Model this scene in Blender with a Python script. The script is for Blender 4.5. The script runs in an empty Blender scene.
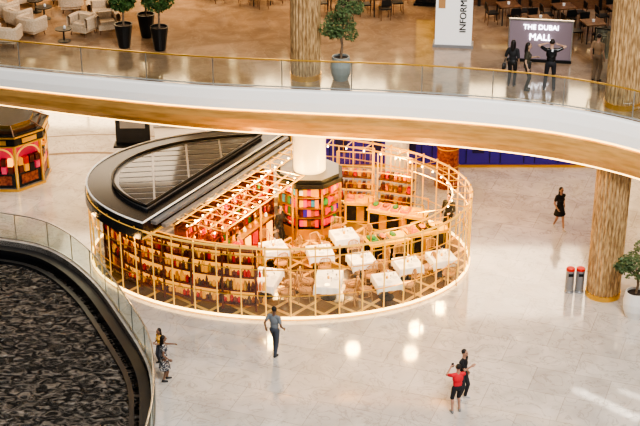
import bpy, math, random
import numpy as np
from mathutils import Vector, Matrix
random.seed(7)
scene = bpy.context.scene
COL = scene.collection
UP = 7.2   # upper storey floor level
try:
    scene.view_settings.view_transform='AgX'; scene.view_settings.look='AgX - High Contrast'
except Exception as e: print('look',e)

# ------------------------------------------------------------------ materials
def principled(name, col, rough=0.5, metal=0.0, emit=None, es=0.0, spec=0.5, alpha=1.0):
    m = bpy.data.materials.new(name); m.use_nodes = True
    b = m.node_tree.nodes['Principled BSDF']
    b.inputs['Base Color'].default_value = (*col, 1)
    b.inputs['Roughness'].default_value = rough
    b.inputs['Metallic'].default_value = metal
    b.inputs['Specular IOR Level'].default_value = spec
    if emit:
        b.inputs['Emission Color'].default_value = (*emit, 1)
        b.inputs['Emission Strength'].default_value = es
    return m

def noisy(name, c1, c2, scale=5, rough=0.5, metal=0.0, bump=0.0, detail=4, stretch=(1,1,1), spec=0.5, lo=0.35, hi=0.65):
    m = principled(name, c1, rough, metal, spec=spec)
    nt = m.node_tree; b = nt.nodes['Principled BSDF']
    tc = nt.nodes.new('ShaderNodeTexCoord'); mp = nt.nodes.new('ShaderNodeMapping')
    mp.inputs['Scale'].default_value = stretch
    n = nt.nodes.new('ShaderNodeTexNoise'); n.inputs['Scale'].default_value = scale; n.inputs['Detail'].default_value = detail
    r = nt.nodes.new('ShaderNodeValToRGB')
    r.color_ramp.elements[0].color = (*c1, 1); r.color_ramp.elements[1].color = (*c2, 1)
    r.color_ramp.elements[0].position = lo; r.color_ramp.elements[1].position = hi
    L = nt.links.new
    L(tc.outputs['Object'], mp.inputs['Vector']); L(mp.outputs[0], n.inputs['Vector'])
    L(n.outputs['Fac'], r.inputs['Fac']); L(r.outputs['Color'], b.inputs['Base Color'])
    if bump:
        bp = nt.nodes.new('ShaderNodeBump'); bp.inputs['Strength'].default_value = bump
        bp.inputs['Distance'].default_value = 0.05
        L(n.outputs['Fac'], bp.inputs['Height']); L(bp.outputs['Normal'], b.inputs['Normal'])
    return m

def marble(name, base, dark, vein, tile=1.2, rough=0.14, rot=0.0, spec=0.5, joint=0.78, vf=0.5):
    m = principled(name, base, rough, spec=spec)
    nt = m.node_tree; b = nt.nodes['Principled BSDF']; L = nt.links.new
    b.inputs['IOR'].default_value = 1.7
    tc = nt.nodes.new('ShaderNodeTexCoord'); mp = nt.nodes.new('ShaderNodeMapping')
    mp.inputs['Rotation'].default_value = (0, 0, rot)
    L(tc.outputs['Object'], mp.inputs['Vector'])
    n1 = nt.nodes.new('ShaderNodeTexNoise'); n1.inputs['Scale'].default_value = 0.9; n1.inputs['Detail'].default_value = 6; n1.inputs['Distortion'].default_value = 0.8
    r1 = nt.nodes.new('ShaderNodeValToRGB')
    r1.color_ramp.elements[0].position = 0.35; r1.color_ramp.elements[1].position = 0.65
    r1.color_ramp.elements[0].color = (*dark, 1); r1.color_ramp.elements[1].color = (*base, 1)
    n2 = nt.nodes.new('ShaderNodeTexNoise'); n2.inputs['Scale'].default_value = 1.1; n2.inputs['Detail'].default_value = 8; n2.inputs['Distortion'].default_value = 1.8
    r2 = nt.nodes.new('ShaderNodeValToRGB')
    e = r2.color_ramp.elements; e[0].position = 0.475; e[0].color = (0,0,0,1); e[1].position = 0.5; e[1].color = (1,1,1,1)
    e2 = e.new(0.525); e2.color = (0,0,0,1)
    mx = nt.nodes.new('ShaderNodeMixRGB'); mx.inputs['Color2'].default_value = (*vein, 1)
    mt = nt.nodes.new('ShaderNodeMath'); mt.operation = 'MULTIPLY'; mt.inputs[1].default_value = vf
    br = nt.nodes.new('ShaderNodeTexBrick'); br.offset = 0.5
    br.inputs['Scale'].default_value = 1.0; br.inputs['Brick Width'].default_value = tile; br.inputs['Row Height'].default_value = tile*0.6
    br.inputs['Mortar Size'].default_value = 0.012
    br.inputs['Color1'].default_value = (1,1,1,1); br.inputs['Color2'].default_value = (0.87,0.87,0.87,1); br.inputs['Mortar'].default_value = (joint,joint*0.98,joint*0.95,1)
    mm = nt.nodes.new('ShaderNodeMixRGB'); mm.blend_type = 'MULTIPLY'; mm.inputs['Fac'].default_value = 1
    L(mp.outputs[0], n1.inputs['Vector']); L(mp.outputs[0], n2.inputs['Vector']); L(mp.outputs[0], br.inputs['Vector'])
    L(n1.outputs['Fac'], r1.inputs['Fac']); L(n2.outputs['Fac'], r2.inputs['Fac'])
    L(r2.outputs['Color'], mt.inputs[0]); L(mt.outputs[0], mx.inputs['Fac']); L(r1.outputs['Color'], mx.inputs['Color1'])
    L(mx.outputs[0], mm.inputs['Color1']); L(br.outputs['Color'], mm.inputs['Color2'])
    L(mm.outputs[0], b.inputs['Base Color'])
    return m

def glassmat(name, tint=(0.9,0.95,0.93), gl=0.12):
    m = bpy.data.materials.new(name); m.use_nodes = True
    nt = m.node_tree; nt.nodes.clear(); L = nt.links.new
    o = nt.nodes.new('ShaderNodeOutputMaterial'); t = nt.nodes.new('ShaderNodeBsdfTransparent'); t.inputs[0].default_value = (*tint, 1)
    g = nt.nodes.new('ShaderNodeBsdfGlossy'); g.inputs['Roughness'].default_value = 0.03; g.inputs[0].default_value = (0.9,0.95,0.95,1)
    mx = nt.nodes.new('ShaderNodeMixShader'); mx.inputs[0].default_value = gl
    L(t.outputs[0], mx.inputs[1]); L(g.outputs[0], mx.inputs[2]); L(mx.outputs[0], o.inputs[0])
    return m

def water():
    m = principled('pool_water', (0.035,0.028,0.022), 0.05, spec=1.0)
    nt = m.node_tree; b = nt.nodes['Principled BSDF']; L = nt.links.new
    tc = nt.nodes.new('ShaderNodeTexCoord'); mp = nt.nodes.new('ShaderNodeMapping'); mp.inputs['Scale'].default_value = (1,1.5,1)
    n = nt.nodes.new('ShaderNodeTexNoise'); n.inputs['Scale'].default_value = 2.6; n.inputs['Detail'].default_value = 5; n.inputs['Distortion'].default_value = 1.6
    bp = nt.nodes.new('ShaderNodeBump'); bp.inputs['Strength'].default_value = 1.0; bp.inputs['Distance'].default_value = 0.6
    r = nt.nodes.new('ShaderNodeValToRGB'); r.color_ramp.elements[0].position = .43; r.color_ramp.elements[1].position = .67
    r.color_ramp.elements[0].color = (0.010,0.009,0.008,1); r.color_ramp.elements[1].color = (0.36,0.31,0.26,1)  # pale end paints the glitter of the ripples into the colour
    L(tc.outputs['Object'], mp.inputs[0]); L(mp.outputs[0], n.inputs['Vector']); L(n.outputs['Fac'], bp.inputs['Height']); L(bp.outputs[0], b.inputs['Normal'])
    L(n.outputs['Fac'], r.inputs['Fac']); L(r.outputs[0], b.inputs['Base Color'])
    return m

def lattice_floor():
    m = principled('restaurant_tiles', (0.1,0.07,0.04), 0.2)
    nt = m.node_tree; b = nt.nodes['Principled BSDF']; L = nt.links.new
    tc = nt.nodes.new('ShaderNodeTexCoord'); mp = nt.nodes.new('ShaderNodeMapping'); mp.inputs['Rotation'].default_value = (0,0,math.radians(40))
    br = nt.nodes.new('ShaderNodeTexBrick'); br.offset = 0.0
    br.inputs['Scale'].default_value = 1; br.inputs['Brick Width'].default_value = 0.8; br.inputs['Row Height'].default_value = 0.8
    br.inputs['Mortar Size'].default_value = 0.07
    br.inputs['Color1'].default_value = (0.08,0.035,0.012,1); br.inputs['Color2'].default_value = (0.26,0.14,0.04,1); br.inputs['Mortar'].default_value = (0.85,0.50,0.13,1)
    L(tc.outputs['Object'], mp.inputs[0]); L(mp.outputs[0], br.inputs['Vector']); L(br.outputs['Color'], b.inputs['Base Color'])
    return m

M = {}
M['floor'] = marble('marble_floor', (0.66,0.615,0.57), (0.53,0.49,0.45), (0.30,0.265,0.23), tile=2.4, rot=0.35, rough=0.1, spec=0.9, joint=0.68, vf=.5)
M['ufloor'] = marble('marble_upper_floor', (0.38,0.26,0.165), (0.24,0.16,0.10), (0.5,0.37,0.25), tile=2.0, rot=-0.3, rough=0.1, spec=0.9, vf=.3)
M['white'] = principled('white_plaster', (0.94,0.93,0.91), 0.3)
M['ceil'] = principled('ceiling_plaster', (0.8,0.76,0.7), 0.6)
M['goldband'] = noisy('bronze_veneer', (0.56,0.31,0.10), (0.72,0.43,0.16), 1.2, 0.3, 0.35, stretch=(1,1,6))
M['gold'] = principled('brass', (0.82,0.51,0.13), 0.28, 0.9)
M['goldglow'] = principled('brass_self_glow', (0.87,0.55,0.14), 0.35, 0.6, emit=(1.0,0.55,0.12), es=0.4)  # copy of the brass with warm lamplight put in as emission
M['steel'] = principled('brushed_steel', (0.45,0.45,0.44), 0.3, 0.9)
M['black'] = principled('black_lacquer', (0.012,0.013,0.016), 0.25)
M['panel'] = principled('roof_dark_glass', (0.02,0.028,0.038), 0.12, spec=0.9)
M['roofframe'] = principled('roof_louvre_frame', (0.36,0.35,0.34), 0.35, 0.4)
M['grey'] = principled('grey_metal', (0.28,0.28,0.29), 0.4, 0.4)
M['rim'] = principled('pool_rim_metal', (0.06,0.06,0.062), 0.35, 0.4)
M['glass'] = glassmat('railing_glass')
M['cglass'] = glassmat('cafe_glass', (0.96,0.97,0.95), 0.07)
M['pglass'] = glassmat('pool_rail_glass', (0.72,0.82,0.8), 0.15)
M['water'] = water()
M['tiles'] = lattice_floor()
M['reed'] = noisy('reeded_timber', (0.28,0.17,0.08), (0.62,0.43,0.23), 6, 0.38, 0.25, bump=0.4, stretch=(3,3,0.6))
M['cloth'] = principled('white_linen', (0.92,0.915,0.91), 0.85)
M['rattan'] = noisy('rattan', (0.36,0.19,0.07), (0.6,0.36,0.14), 30, 0.5)
M['cushion'] = principled('seat_cushion', (0.45,0.25,0.11), 0.8)
M['glow'] = principled('warm_glow_panel', (0.8,0.4,0.1), 0.5, emit=(1.0,0.46,0.08), es=1.8)
M['dimglow'] = principled('backlit_shelf', (0.6,0.28,0.05), 0.5, emit=(1.0,0.44,0.07), es=1.1)
M['bulb'] = principled('lamp_bulb', (1,0.9,0.7), 0.4, emit=(1.0,0.74,0.36), es=14)
M['down'] = principled('downlight', (1,0.95,0.85), 0.4, emit=(1.0,0.85,0.62), es=3.5)
M['led'] = principled('led_strip', (1,0.8,0.5), 0.4, emit=(1.0,0.60,0.20), es=4.0)
M['blue'] = principled('royal_blue_panel', (0.035,0.02,0.32), 0.45, emit=(0.06,0.03,0.5), es=0.1)
M['bluedk'] = principled('blue_arch_print', (0.012,0.008,0.10), 0.5)
M['maroon'] = noisy('maroon_print', (0.14,0.012,0.012), (0.40,0.12,0.05), 9, 0.4)
M['wine'] = noisy('wine_panel', (0.07,0.008,0.006), (0.16,0.03,0.012), 4, 0.35)
M['red'] = principled('red_enamel', (0.6,0.015,0.01), 0.35)
M['pink'] = principled('pink_panel', (0.6,0.05,0.14), 0.4, emit=(0.9,0.08,0.12), es=0.3)
M['yellow'] = principled('yellow_panel', (0.9,0.5,0.01), 0.4)
M['green'] = principled('green_panel', (0.04,0.2,0.06), 0.4)
M['teal'] = principled('teal_panel', (0.03,0.2,0.34), 0.4)
M['orange'] = principled('orange_panel', (0.75,0.2,0.02), 0.4)
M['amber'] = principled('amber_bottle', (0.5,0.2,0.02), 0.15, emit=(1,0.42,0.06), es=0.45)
M['brown'] = noisy('walnut', (0.08,0.03,0.012), (0.17,0.075,0.03), 8, 0.4, stretch=(1,1,5))
M['leaf'] = noisy('leaf_green', (0.02,0.06,0.012), (0.07,0.14,0.035), 9, 0.55)
M['olive'] = noisy('olive_leaf', (0.045,0.085,0.028), (0.14,0.2,0.08), 9, 0.55)
M['bark'] = noisy('bark', (0.12,0.08,0.05), (0.25,0.18,0.12), 20, 0.8)
M['potw'] = principled('stone_planter', (0.68,0.66,0.63), 0.5)
M['potg'] = principled('grey_planter', (0.22,0.25,0.25), 0.4)
M['soil'] = principled('soil', (0.05,0.035,0.025), 0.9)
M['beige'] = noisy('beige_upholstery', (0.45,0.34,0.23), (0.58,0.46,0.33), 20, 0.85)
M['plate'] = principled('porcelain', (0.8,0.8,0.8), 0.15)
M['neon'] = principled('neon_white', (0.9,0.9,1), 0.4, emit=(0.95,0.93,1), es=5)
M['lilac'] = principled('lilac_glass_panel', (0.24,0.19,0.22), 0.2)
M['shop'] = principled('shop_window_glow', (0.9,0.75,0.5), 0.5, emit=(1,0.75,0.45), es=7)
M['inlay'] = principled('dark_stone_inlay', (0.26,0.2,0.15), 0.15)
M['wallp'] = noisy('wall_stone', (0.20,0.14,0.09), (0.3,0.21,0.13), 1.5, 0.5)
M['stem'] = principled('black_steel', (0.02,0.02,0.02), 0.4, 0.5)

# ------------------------------------------------------------------ mesh builder
class MB:
    def __init__(s): s.v=[]; s.f=[]; s.m=[]; s.mats=[]
    def mi(s, k):
        if k not in s.mats: s.mats.append(k)
        return s.mats.index(k)
    def add(s, vs, fs, k):
        o=len(s.v); i=s.mi(k); s.v += [tuple(x) for x in vs]
        for f in fs: s.f.append([a+o for a in f]); s.m.append(i)
    def box(s, c, d, k, rz=0):
        x,y,z=d[0]/2,d[1]/2,d[2]/2; ca,sa=math.cos(rz),math.sin(rz)
        vs=[(c[0]+a*x*ca-b*y*sa, c[1]+a*x*sa+b*y*ca, c[2]+e*z) for e in(-1,1) for a,b in((-1,-1),(1,-1),(1,1),(-1,1))]
        s.add(vs,[(3,2,1,0),(4,5,6,7),(0,1,5,4),(1,2,6,5),(2,3,7,6),(3,0,4,7)],k)
    def cyl(s,p0,p1,r0,r1,k,n=8):
        p0=Vector(p0);p1=Vector(p1);d=(p1-p0).normalized()
        a=d.orthogonal().normalized();b=d.cross(a)
        vs=[];
        for p,r in((p0,r0),(p1,r1)):
            for i in range(n):
                t=2*math.pi*i/n; vs.append(p+a*r*math.cos(t)+b*r*math.sin(t))
        fs=[(i,(i+1)%n,n+(i+1)%n,n+i) for i in range(n)]+[tuple(range(n-1,-1,-1)),tuple(range(n,2*n))]
        s.add(vs,fs,k)
    def tube(s,pts,r,k,n=6,closed=False):
        P=[Vector(p) for p in pts];N=len(P);vs=[]
        for i,p in enumerate(P):
            if closed: d=P[(i+1)%N]-P[i-1]
            else: d=P[min(i+1,N-1)]-P[max(i-1,0)]
            d.normalize()
            ref=Vector((0,0,1)) if abs(d.z)<0.9 else Vector((1,0,0))
            a=d.cross(ref).normalized();b=a.cross(d)
            for j in range(n):
                t=2*math.pi*j/n+math.pi/n; vs.append(p+a*r*math.cos(t)+b*r*math.sin(t))
        fs=[]
        for i in range(N if closed else N-1):
            q=(i+1)%N
            for j in range(n): fs.append((i*n+j,i*n+(j+1)%n,q*n+(j+1)%n,q*n+j))
        if not closed: fs+= [tuple(range(n-1,-1,-1)), tuple((N-1)*n+j for j in range(n))]
        s.add(vs,fs,k)
    def lathe(s,prof,c,k,n=16,rf=None):
        vs=[];
        for r,z in prof:
            for i in range(n):
                t=2*math.pi*i/n; rr=r*(rf(t) if rf else 1); vs.append((c[0]+rr*math.cos(t),c[1]+rr*math.sin(t),c[2]+z))
        fs=[(i*n+j,i*n+(j+1)%n,(i+1)*n+(j+1)%n,(i+1)*n+j) for i in range(len(prof)-1) for j in range(n)]
        fs+=[tuple(range(n-1,-1,-1)),tuple((len(prof)-1)*n+j for j in range(n))]
        s.add(vs,fs,k)
    def ball(s,c,r,k,n=8):
        if not hasattr(r,'__len__'): r=(r,r,r)
        vs=[];h=n//2+1
        for i in range(1,h):
            ph=math.pi*i/h
            for j in range(n):
                t=2*math.pi*j/n; vs.append((c[0]+r[0]*math.sin(ph)*math.cos(t),c[1]+r[1]*math.sin(ph)*math.sin(t),c[2]-r[2]*math.cos(ph)))
        R=h-1; fs=[(i*n+j,i*n+(j+1)%n,(i+1)*n+(j+1)%n,(i+1)*n+j) for i in range(R-1) for j in range(n)]
        vs+= [(c[0],c[1],c[2]-r[2]),(c[0],c[1],c[2]+r[2])]; a=R*n;b=a+1
        fs+=[(a,(j+1)%n,j) for j in range(n)]+[(b,(R-1)*n+j,(R-1)*n+(j+1)%n) for j in range(n)]
        s.add(vs,fs,k)
    def prism(s,poly,z0,z1,k,ks=None):
        n=len(poly); vs=[(p[0],p[1],z0) for p in poly]+[(p[0],p[1],z1) for p in poly]
        s.add(vs,[tuple(range(n-1,-1,-1)),tuple(range(n,2*n))],k)
        s.add(vs,[(i,(i+1)%n,n+(i+1)%n,n+i) for i in range(n)],ks or k)
    def sweep(s,curve,prof,mats,zf=None):
        # curve: 2D pts; prof: (offset to the right-hand side of travel, z); zf maps (z, point) -> z
        P=[Vector((p[0],p[1])) for p in curve];N=len(P);L=len(prof);vs=[]
        for i,p in enumerate(P):
            d=(P[min(i+1,N-1)]-P[max(i-1,0)]).normalized(); nn=Vector((d.y,-d.x))
            for o,z in prof: q=p+nn*o; vs.append((q.x,q.y,zf(z,p) if zf else z))
        o=len(s.v); s.v+=vs
        for j in range(L-1):
            mi=s.mi(mats[j])
            for i in range(N-1):
                s.f.append([o+i*L+j,o+i*L+j+1,o+(i+1)*L+j+1,o+(i+1)*L+j]); s.m.append(mi)
    def mesh(s,name,smooth=False):
        me=bpy.data.meshes.new(name); me.from_pydata(s.v,[],s.f)
        for k in s.mats: me.materials.append(M[k])
        me.polygons.foreach_set('material_index',s.m)
        if smooth: me.polygons.foreach_set('use_smooth',[True]*len(s.f))
        me.update(); return me
    def obj(s,name,loc=(0,0,0),rz=0,smooth=False):
        return place(name,s.mesh(name,smooth),loc,rz)
def place(name,me,loc=(0,0,0),rz=0,sc=1):
    o=bpy.data.objects.new(name,me); o.location=loc; o.rotation_euler=(0,0,rz); o.scale=(sc,sc,sc); COL.objects.link(o); return o

def catmull(P,per=8):
    P=[Vector(p) for p in P]; out=[]
    for i in range(len(P)-1):
        a=P[max(i-1,0)];b=P[i];c=P[i+1];d=P[min(i+2,len(P)-1)]
        for j in range(per):
            t=j/per; out.append(0.5*((2*b)+(c-a)*t+(2*a-5*b+4*c-d)*t*t+(3*b-a-3*c+d)*t**3))
    out.append(P[-1]); return out
def resample(P,step):
    out=[P[0]];acc=0
    for i in range(1,len(P)):
        a=P[i-1];b=P[i];l=(b-a).length
        while acc+l>=step:
            t=(step-acc)/l; a=a+(b-a)*t; out.append(a.copy()); l=(b-a).length; acc=0
        acc+=l
    return out
def clip(poly,n,d):   # keep n.p<=d
    out=[]
    for i in range(len(poly)):
        a=poly[i];b=poly[(i+1)%len(poly)]
        fa=n[0]*a[0]+n[1]*a[1]-d; fb=n[0]*b[0]+n[1]*b[1]-d
        if fa<=0: out.append(a)
        if (fa<0)!=(fb<0) and fa!=fb:
            t=fa/(fa-fb); out.append((a[0]+(b[0]-a[0])*t,a[1]+(b[1]-a[1])*t))
    return out

# ------------------------------------------------------------------ shell
pool=catmull([(-34,50.2),(-26,50.4),(-20,50.4),(-15,50.1),(-12.2,49.6),(-10.2,48.7),(-8.4,46.5),(-6.8,43.3),(-5.65,40.5),(-5.25,38.1),(-5.15,36.0),(-5.4,33.5),(-6.4,30.5),(-8.5,27),(-12,24),(-18,22)],6)
b=MB()
poly=[(p.x,p.y) for p in pool]+[(-18,14),(34,14),(34,76),(-34,76)]
b.prism(poly,-0.3,0.0,'floor')
b.obj('floor')
b=MB()
b.sweep(pool,[(0.0,-0.02),(0.0,-0.7)],['black'])
b.sweep(pool,[(0.02,-0.22),(0.38,-0.22),(0.38,-0.75)],['rim','black'])
b.sweep(pool,[(0.55,-0.5),(0.72,-0.5),(0.72,-0.75)],['rim','black'])
b.obj('pool_edge')
b=MB(); b.add([(-34,14,-0.62),(-3,14,-0.62),(-3,52,-0.62),(-34,52,-0.62)],[(0,1,2,3)],'water'); b.obj('pool_water')

def railing(name,curve,z0,h,gl,post,step,off,top,side=-1,pr=0.02):
    C=[]
    N=len(curve)
    for i,p in enumerate(curve):
        d=(curve[min(i+1,N-1)]-curve[max(i-1,0)]).normalized(); C.append(Vector((p.x+d.y*off,p.y-d.x*off)))
    b=MB()
    b.sweep(C,[(0,z0+0.06),(0,z0+h-0.06)],[gl])
    b.tube([(p.x,p.y,z0+h) for p in C],0.03,top,8)
    b.tube([(p.x,p.y,z0+0.05) for p in C],0.035,post,4)
    for p in resample(C,step): b.cyl((p.x,p.y,z0),(p.x,p.y,z0+h),pr,pr,post,6)
    return b.obj(name)
railing('pool_glass_railing',pool,0.0,1.1,'pglass','steel',1.5,-0.12,'steel')

edge=catmull([(-34,54.5),(-26,52.9),(-18,50.9),(-11.4,49.0),(-7.7,48.0),(-4.15,47.2),(-.5,46.75),(2.75,46.4),(6.1,45.75),(8.3,45.0),(10.4,43.7),(13,41.2),(16,37.4),(19,32),(22,25)],8)
b=MB()
uf=[(p.x,p.y) for p in edge]+[(34,25),(34,76),(-34,76)]
b.prism(uf,UP-0.05,UP,'ufloor')
b.obj('floor_upper')
SB=1.90
def deepen(z,p):
    k=min(1.12,max(0.78,0.83+(p.x+11)/21*0.26)); return UP+(z-UP)*k
b=MB()
b.sweep(edge,[(-0.02,UP),(0.16,UP+0.0),(0.2,UP-0.05),(0.24,UP-0.42),(0.22,UP-0.78),(0.12,UP-0.82),(0.12,UP-0.88),(0.20,UP-0.90),(0.18,UP-1.2),(0.08,UP-1.55),(-0.1,UP-SB+0.09),(-0.12,UP-SB+0.03),(-0.4,UP-SB)],
        ['white','white','white','white','white','led','goldband','goldband','goldband','goldband','led','gold'],deepen)
SO=1.44
inn=[]
N=len(edge)
for i,p in enumerate(edge):
    d=(edge[min(i+1,N-1)]-edge[max(i-1,0)]).normalized(); inn.append((p.x-d.y*0.36,p.y+d.x*0.36))
b.prism(inn+[(34,25),(34,70),(-34,70)],UP-SO,UP-0.06,'ceil')
b.obj('balcony')
railing('balcony_glass_railing',edge,UP,1.02,'glass','steel',2.4,-0.06,'gold')
b=MB()
zs=UP-SO-0.01
for yy in (51.5,55,58.5,62,65.5):
    for xx in range(-24,25,4):
        b.lathe([(0.13,0),(0.13,-0.03)],(xx+random.uniform(-.8,.8),yy+random.uniform(-.6,.6)+(1.5 if xx<-12 else 0),zs),'down',12); 
b.obj('soffit_downlights')
b=MB(); b.prism([(-34,56),(34,50),(34,70),(-34,70)],13.0,13.4,'ceil'); b.obj('ceiling')
b=MB()
for yy in (57.5,59.5,61.5,63.5,66):
    for xx in range(-26,27,2): b.lathe([(0.14,0),(0.14,-0.03)],(xx+random.uniform(-.5,.5),yy+random.uniform(-.5,.5),12.99),'bulb',12)
b.obj('ceiling_downlights')
b=MB(); b.box((0,70.2,6.5),(68,0.4,13.4),'wallp')
for x in range(-30,31,6):
    b.box((x,69.95,1.9),(4.6,0.1,3.4),'shop'); b.box((x,69.9,3.75),(4.9,0.2,0.25),'stem')
    b.box((x-2.4,69.9,1.9),(0.15,0.2,3.8),'stem'); b.box((x+2.4,69.9,1.9),(0.15,0.2,3.8),'stem'); b.box((x,69.88,1.9),(0.08,0.1,3.4),'stem')
    b.box((x+1,69.95,UP+1.6),(1.6,0.1,2.6),'shop'); b.box((x+1,69.9,UP+3.0),(3.9,0.2,0.25),'stem'); b.box((x+1,69.88,UP+1.6),(0.08,0.1,2.8),'stem')
b.obj('wall_back')
b=MB()
for c,w in ((catmull([(-20,57.5),(-14,59.5),(-9,60.2),(-4,59),(0,57.2)],8),0.10),(catmull([(-22,55),(-15.5,57),(-10,58.2),(-5,57.2),(-2,56)],8),0.22)):
    b.sweep(c,[(0,0.004),(w,0.004)],['inlay'])
b.obj('floor_inlay_trim')

# ------------------------------------------------------------------ columns
def reeded(name,x,y,z0,z1,r):
    b=MB(); n=24*4
    b.lathe([(r*1.05,0),(r*1.05,0.18)],(x,y,z0),'gold',32)
    b.lathe([(r,0.18),(r,z1-z0)],(x,y,z0),'reed',n,lambda t:1-0.075*(1-abs(math.sin(12*t))))
    return b.obj(name)
SZ=UP-SO
reeded('reeded_column',10.05,45.3,0,SZ,0.6)
reeded('reeded_column',10.1,45.3,UP,13.5,0.6)
reeded('reeded_column',-0.5,48.0,UP,13.5,0.53)
b=MB(); b.lathe([(0.66,0),(0.66,0.15),(0.62,0.2),(0.62,SZ)],(-0.4,50.7,0),'white',40); b.obj('white_column',smooth=False)
b=MB(); b.lathe([(0.5,0),(0.5,SZ)],(3.2,55.4,0),'white',32); b.obj('white_column')
b=MB(); b.lathe([(0.52,0),(0.52,0.2),(0.45,0.25),(0.45,2.9),(0.5,2.95),(0.5,SZ)],(5.25,54.7,0),'maroon',24)
for z in (0.9,1.7,2.5): b.lathe([(0.475,z),(0.475,z+0.05)],(5.25,54.7,0),'gold',24)
b.obj('decorated_column')
b=MB(); b.lathe([(0.42,0),(0.42,0.3),(0.36,0.35),(0.36,SZ)],(-12.9,60.5,0),'white',32); b.obj('white_column')

# ------------------------------------------------------------------ hoarding
b=MB(); b.box((6.0,56.6,1.9),(12.2,0.12,3.8),'blue')
for i in range(8):
    x=0.9+i*1.45
    pts=[(x+0.5*math.cos(a),56.53,2.0+0.5*math.sin(a)) for a in [math.pi*k/10 for k in range(11)]]
    pts=[(x+0.5,56.53,0.2)]+pts+[(x-0.5,56.53,0.2)]
    b.tube(pts,0.03,'bluedk',4)
    b.box((x,56.52,1.0),(0.5,0.02,0.7),'bluedk')
b.box((6.0,56.56,0.06),(12.2,0.16,0.12),'gold')
b.obj('blue_hoarding')
b=MB(); b.box((-8.2,58.9,1.3),(1.5,0.15,2.6),'black'); b.box((-8.2,58.81,1.6),(1.1,0.02,1.5),'grey'); b.box((-8.2,58.9,0.04),(1.7,0.6,0.08),'stem'); b.obj('advertising_totem')
b=MB(); b.box((-6.1,58.9,0.5),(2.2,0.8,1.0),'white'); b.box((-6.1,58.9,1.03),(2.3,0.9,0.06),'grey'); b.box((-6.1,59.2,1.7),(2.0,0.06,1.2),'brown')
for i in range(3): b.box((-6.8+i*0.7,58.8,1.2),(0.4,0.4,0.28),'plate')
b.obj('display_counter')

# ------------------------------------------------------------------ pavilion
CX,CY,A,B_=-1.5,48.4,7.05,5.0; TILT=math.radians(-4)
def EL(t,k=1.0,d=0.0):
    x=(A*k+d)*math.cos(t); y=(B_*k+d)*math.sin(t)
    return (CX+x*math.cos(TILT)-y*math.sin(TILT), CY+x*math.sin(TILT)+y*math.cos(TILT))
NE=104
ell=[EL(2*math.pi*i/NE) for i in range(NE)]
Q=Vector((-5.9,45.1)); Pp=Vector((-1.4,52.9)); dch=(Pp-Q).normalized(); nch=Vector((dch.y,-dch.x))
side=lambda p:(p[0]-Q.x)*nch.x+(p[1]-Q.y)*nch.y     # >0 : open side
H=2.75
b=MB(); b.prism(ell,0.0,0.06,'tiles','goldglow'); b.obj('restaurant_floor')
b=MB()
for z,r,k in ((0.1,0.05,'led'),(0.95,0.02,'gold'),(1.95,0.02,'gold'),(H-0.3,0.024,'gold'),(H,0.042,'goldglow')):
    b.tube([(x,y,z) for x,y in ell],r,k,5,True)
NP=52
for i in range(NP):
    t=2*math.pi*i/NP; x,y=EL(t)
    b.cyl((x,y,0.02),(x,y,H),0.027,0.027,'goldglow',6)
    b.ball((x,y,H+0.06),0.045,'gold',6)
    x2,y2=EL(t+math.pi/NP); b.cyl((x2,y2,1.95),(x2,y2,H),0.012,0.012,'gold',4)
for i in range(NP):
    t=2*math.pi*i/NP; p=EL(t); q=EL(t,1,-0.7)
    if side(q)>0.6 and p[1]>46.6:
        b.cyl((p[0],p[1],H),(q[0],q[1],H),0.02,0.02,'gold',4)
        b.ball((q[0],q[1],H-.08),0.035,'bulb',6)
seg=[EL(2*math.pi*i/NE,1,-0.7) for i in range(-16,40)]
b.tube([(p[0],p[1],H) for p in seg if side(p)>0.6],0.028,'goldglow',5)
b.sweep([Vector(EL(-2*math.pi*i/NE)) for i in range(NE+1)],[(0,0.12),(0,0.93)],['glass'])
b.sweep([Vector(EL(-2*math.pi*i/NE)) for i in range(NE+1)],[(0,0.98),(0,1.93)],['cglass'])
b.obj('gold_frame_enclosure')
# roof
b=MB()
roof=[p for p in ell]; roof=clip([(p[0],p[1]) for p in roof],(nch.x,nch.y),nch.x*Q.x+nch.y*Q.y)
b.prism(roof,H+0.02,H+0.3,'black')
b.prism([(CX+(p[0]-CX)*1.012,CY+(p[1]-CY)*1.012) for p in roof],H-0.32,H+0.015,'black')
ring=[p for p in roof]
b.tube([(p[0],p[1],H+0.32) for p in ring],0.035,'white',5,True)
b.tube([(p[0],p[1],H-0.3) for p in ring],0.04,'goldglow',5,True)
inner=[EL(2*math.pi*i/NE,1,-1.15) for i in range(NE)]
inner=clip(inner,(nch.x,nch.y),nch.x*Q.x+nch.y*Q.y-0.75)
outer=[EL(2*math.pi*i/NE,1,-0.95) for i in range(NE)]
outer=clip(outer,(nch.x,nch.y),nch.x*Q.x+nch.y*Q.y-0.55)
b.tube([(p[0],p[1],H+0.42) for p in outer],0.06,'stem',5,True)
b.prism(outer,H+0.28,H+0.36,'roofframe')
d1=(math.cos(0.12),math.sin(0.12)); n1=(-d1[1],d1[0])
v0=min(n1[0]*p[0]+n1[1]*p[1] for p in inner); v1=max(n1[0]*p[0]+n1[1]*p[1] for p in inner)
u0=min(d1[0]*p[0]+d1[1]*p[1] for p in inner); u1=max(d1[0]*p[0]+d1[1]*p[1] for p in inner)
nb=12; nc=4
for i in range(nb):
    a=v0+(v1-v0)*i/nb+0.05; c=v0+(v1-v0)*(i+1)/nb-0.05
    s1=clip(clip(inner,n1,c),(-n1[0],-n1[1]),-a)
    for j in range(nc):
        e=u0+(u1-u0)*j/nc+0.04; g=u0+(u1-u0)*(j+1)/nc-0.04
        s2=clip(clip(s1,d1,g),(-d1[0],-d1[1]),-e)
        if len(s2)>2: b.prism(s2,H+0.36,H+0.375,'panel')
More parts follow.
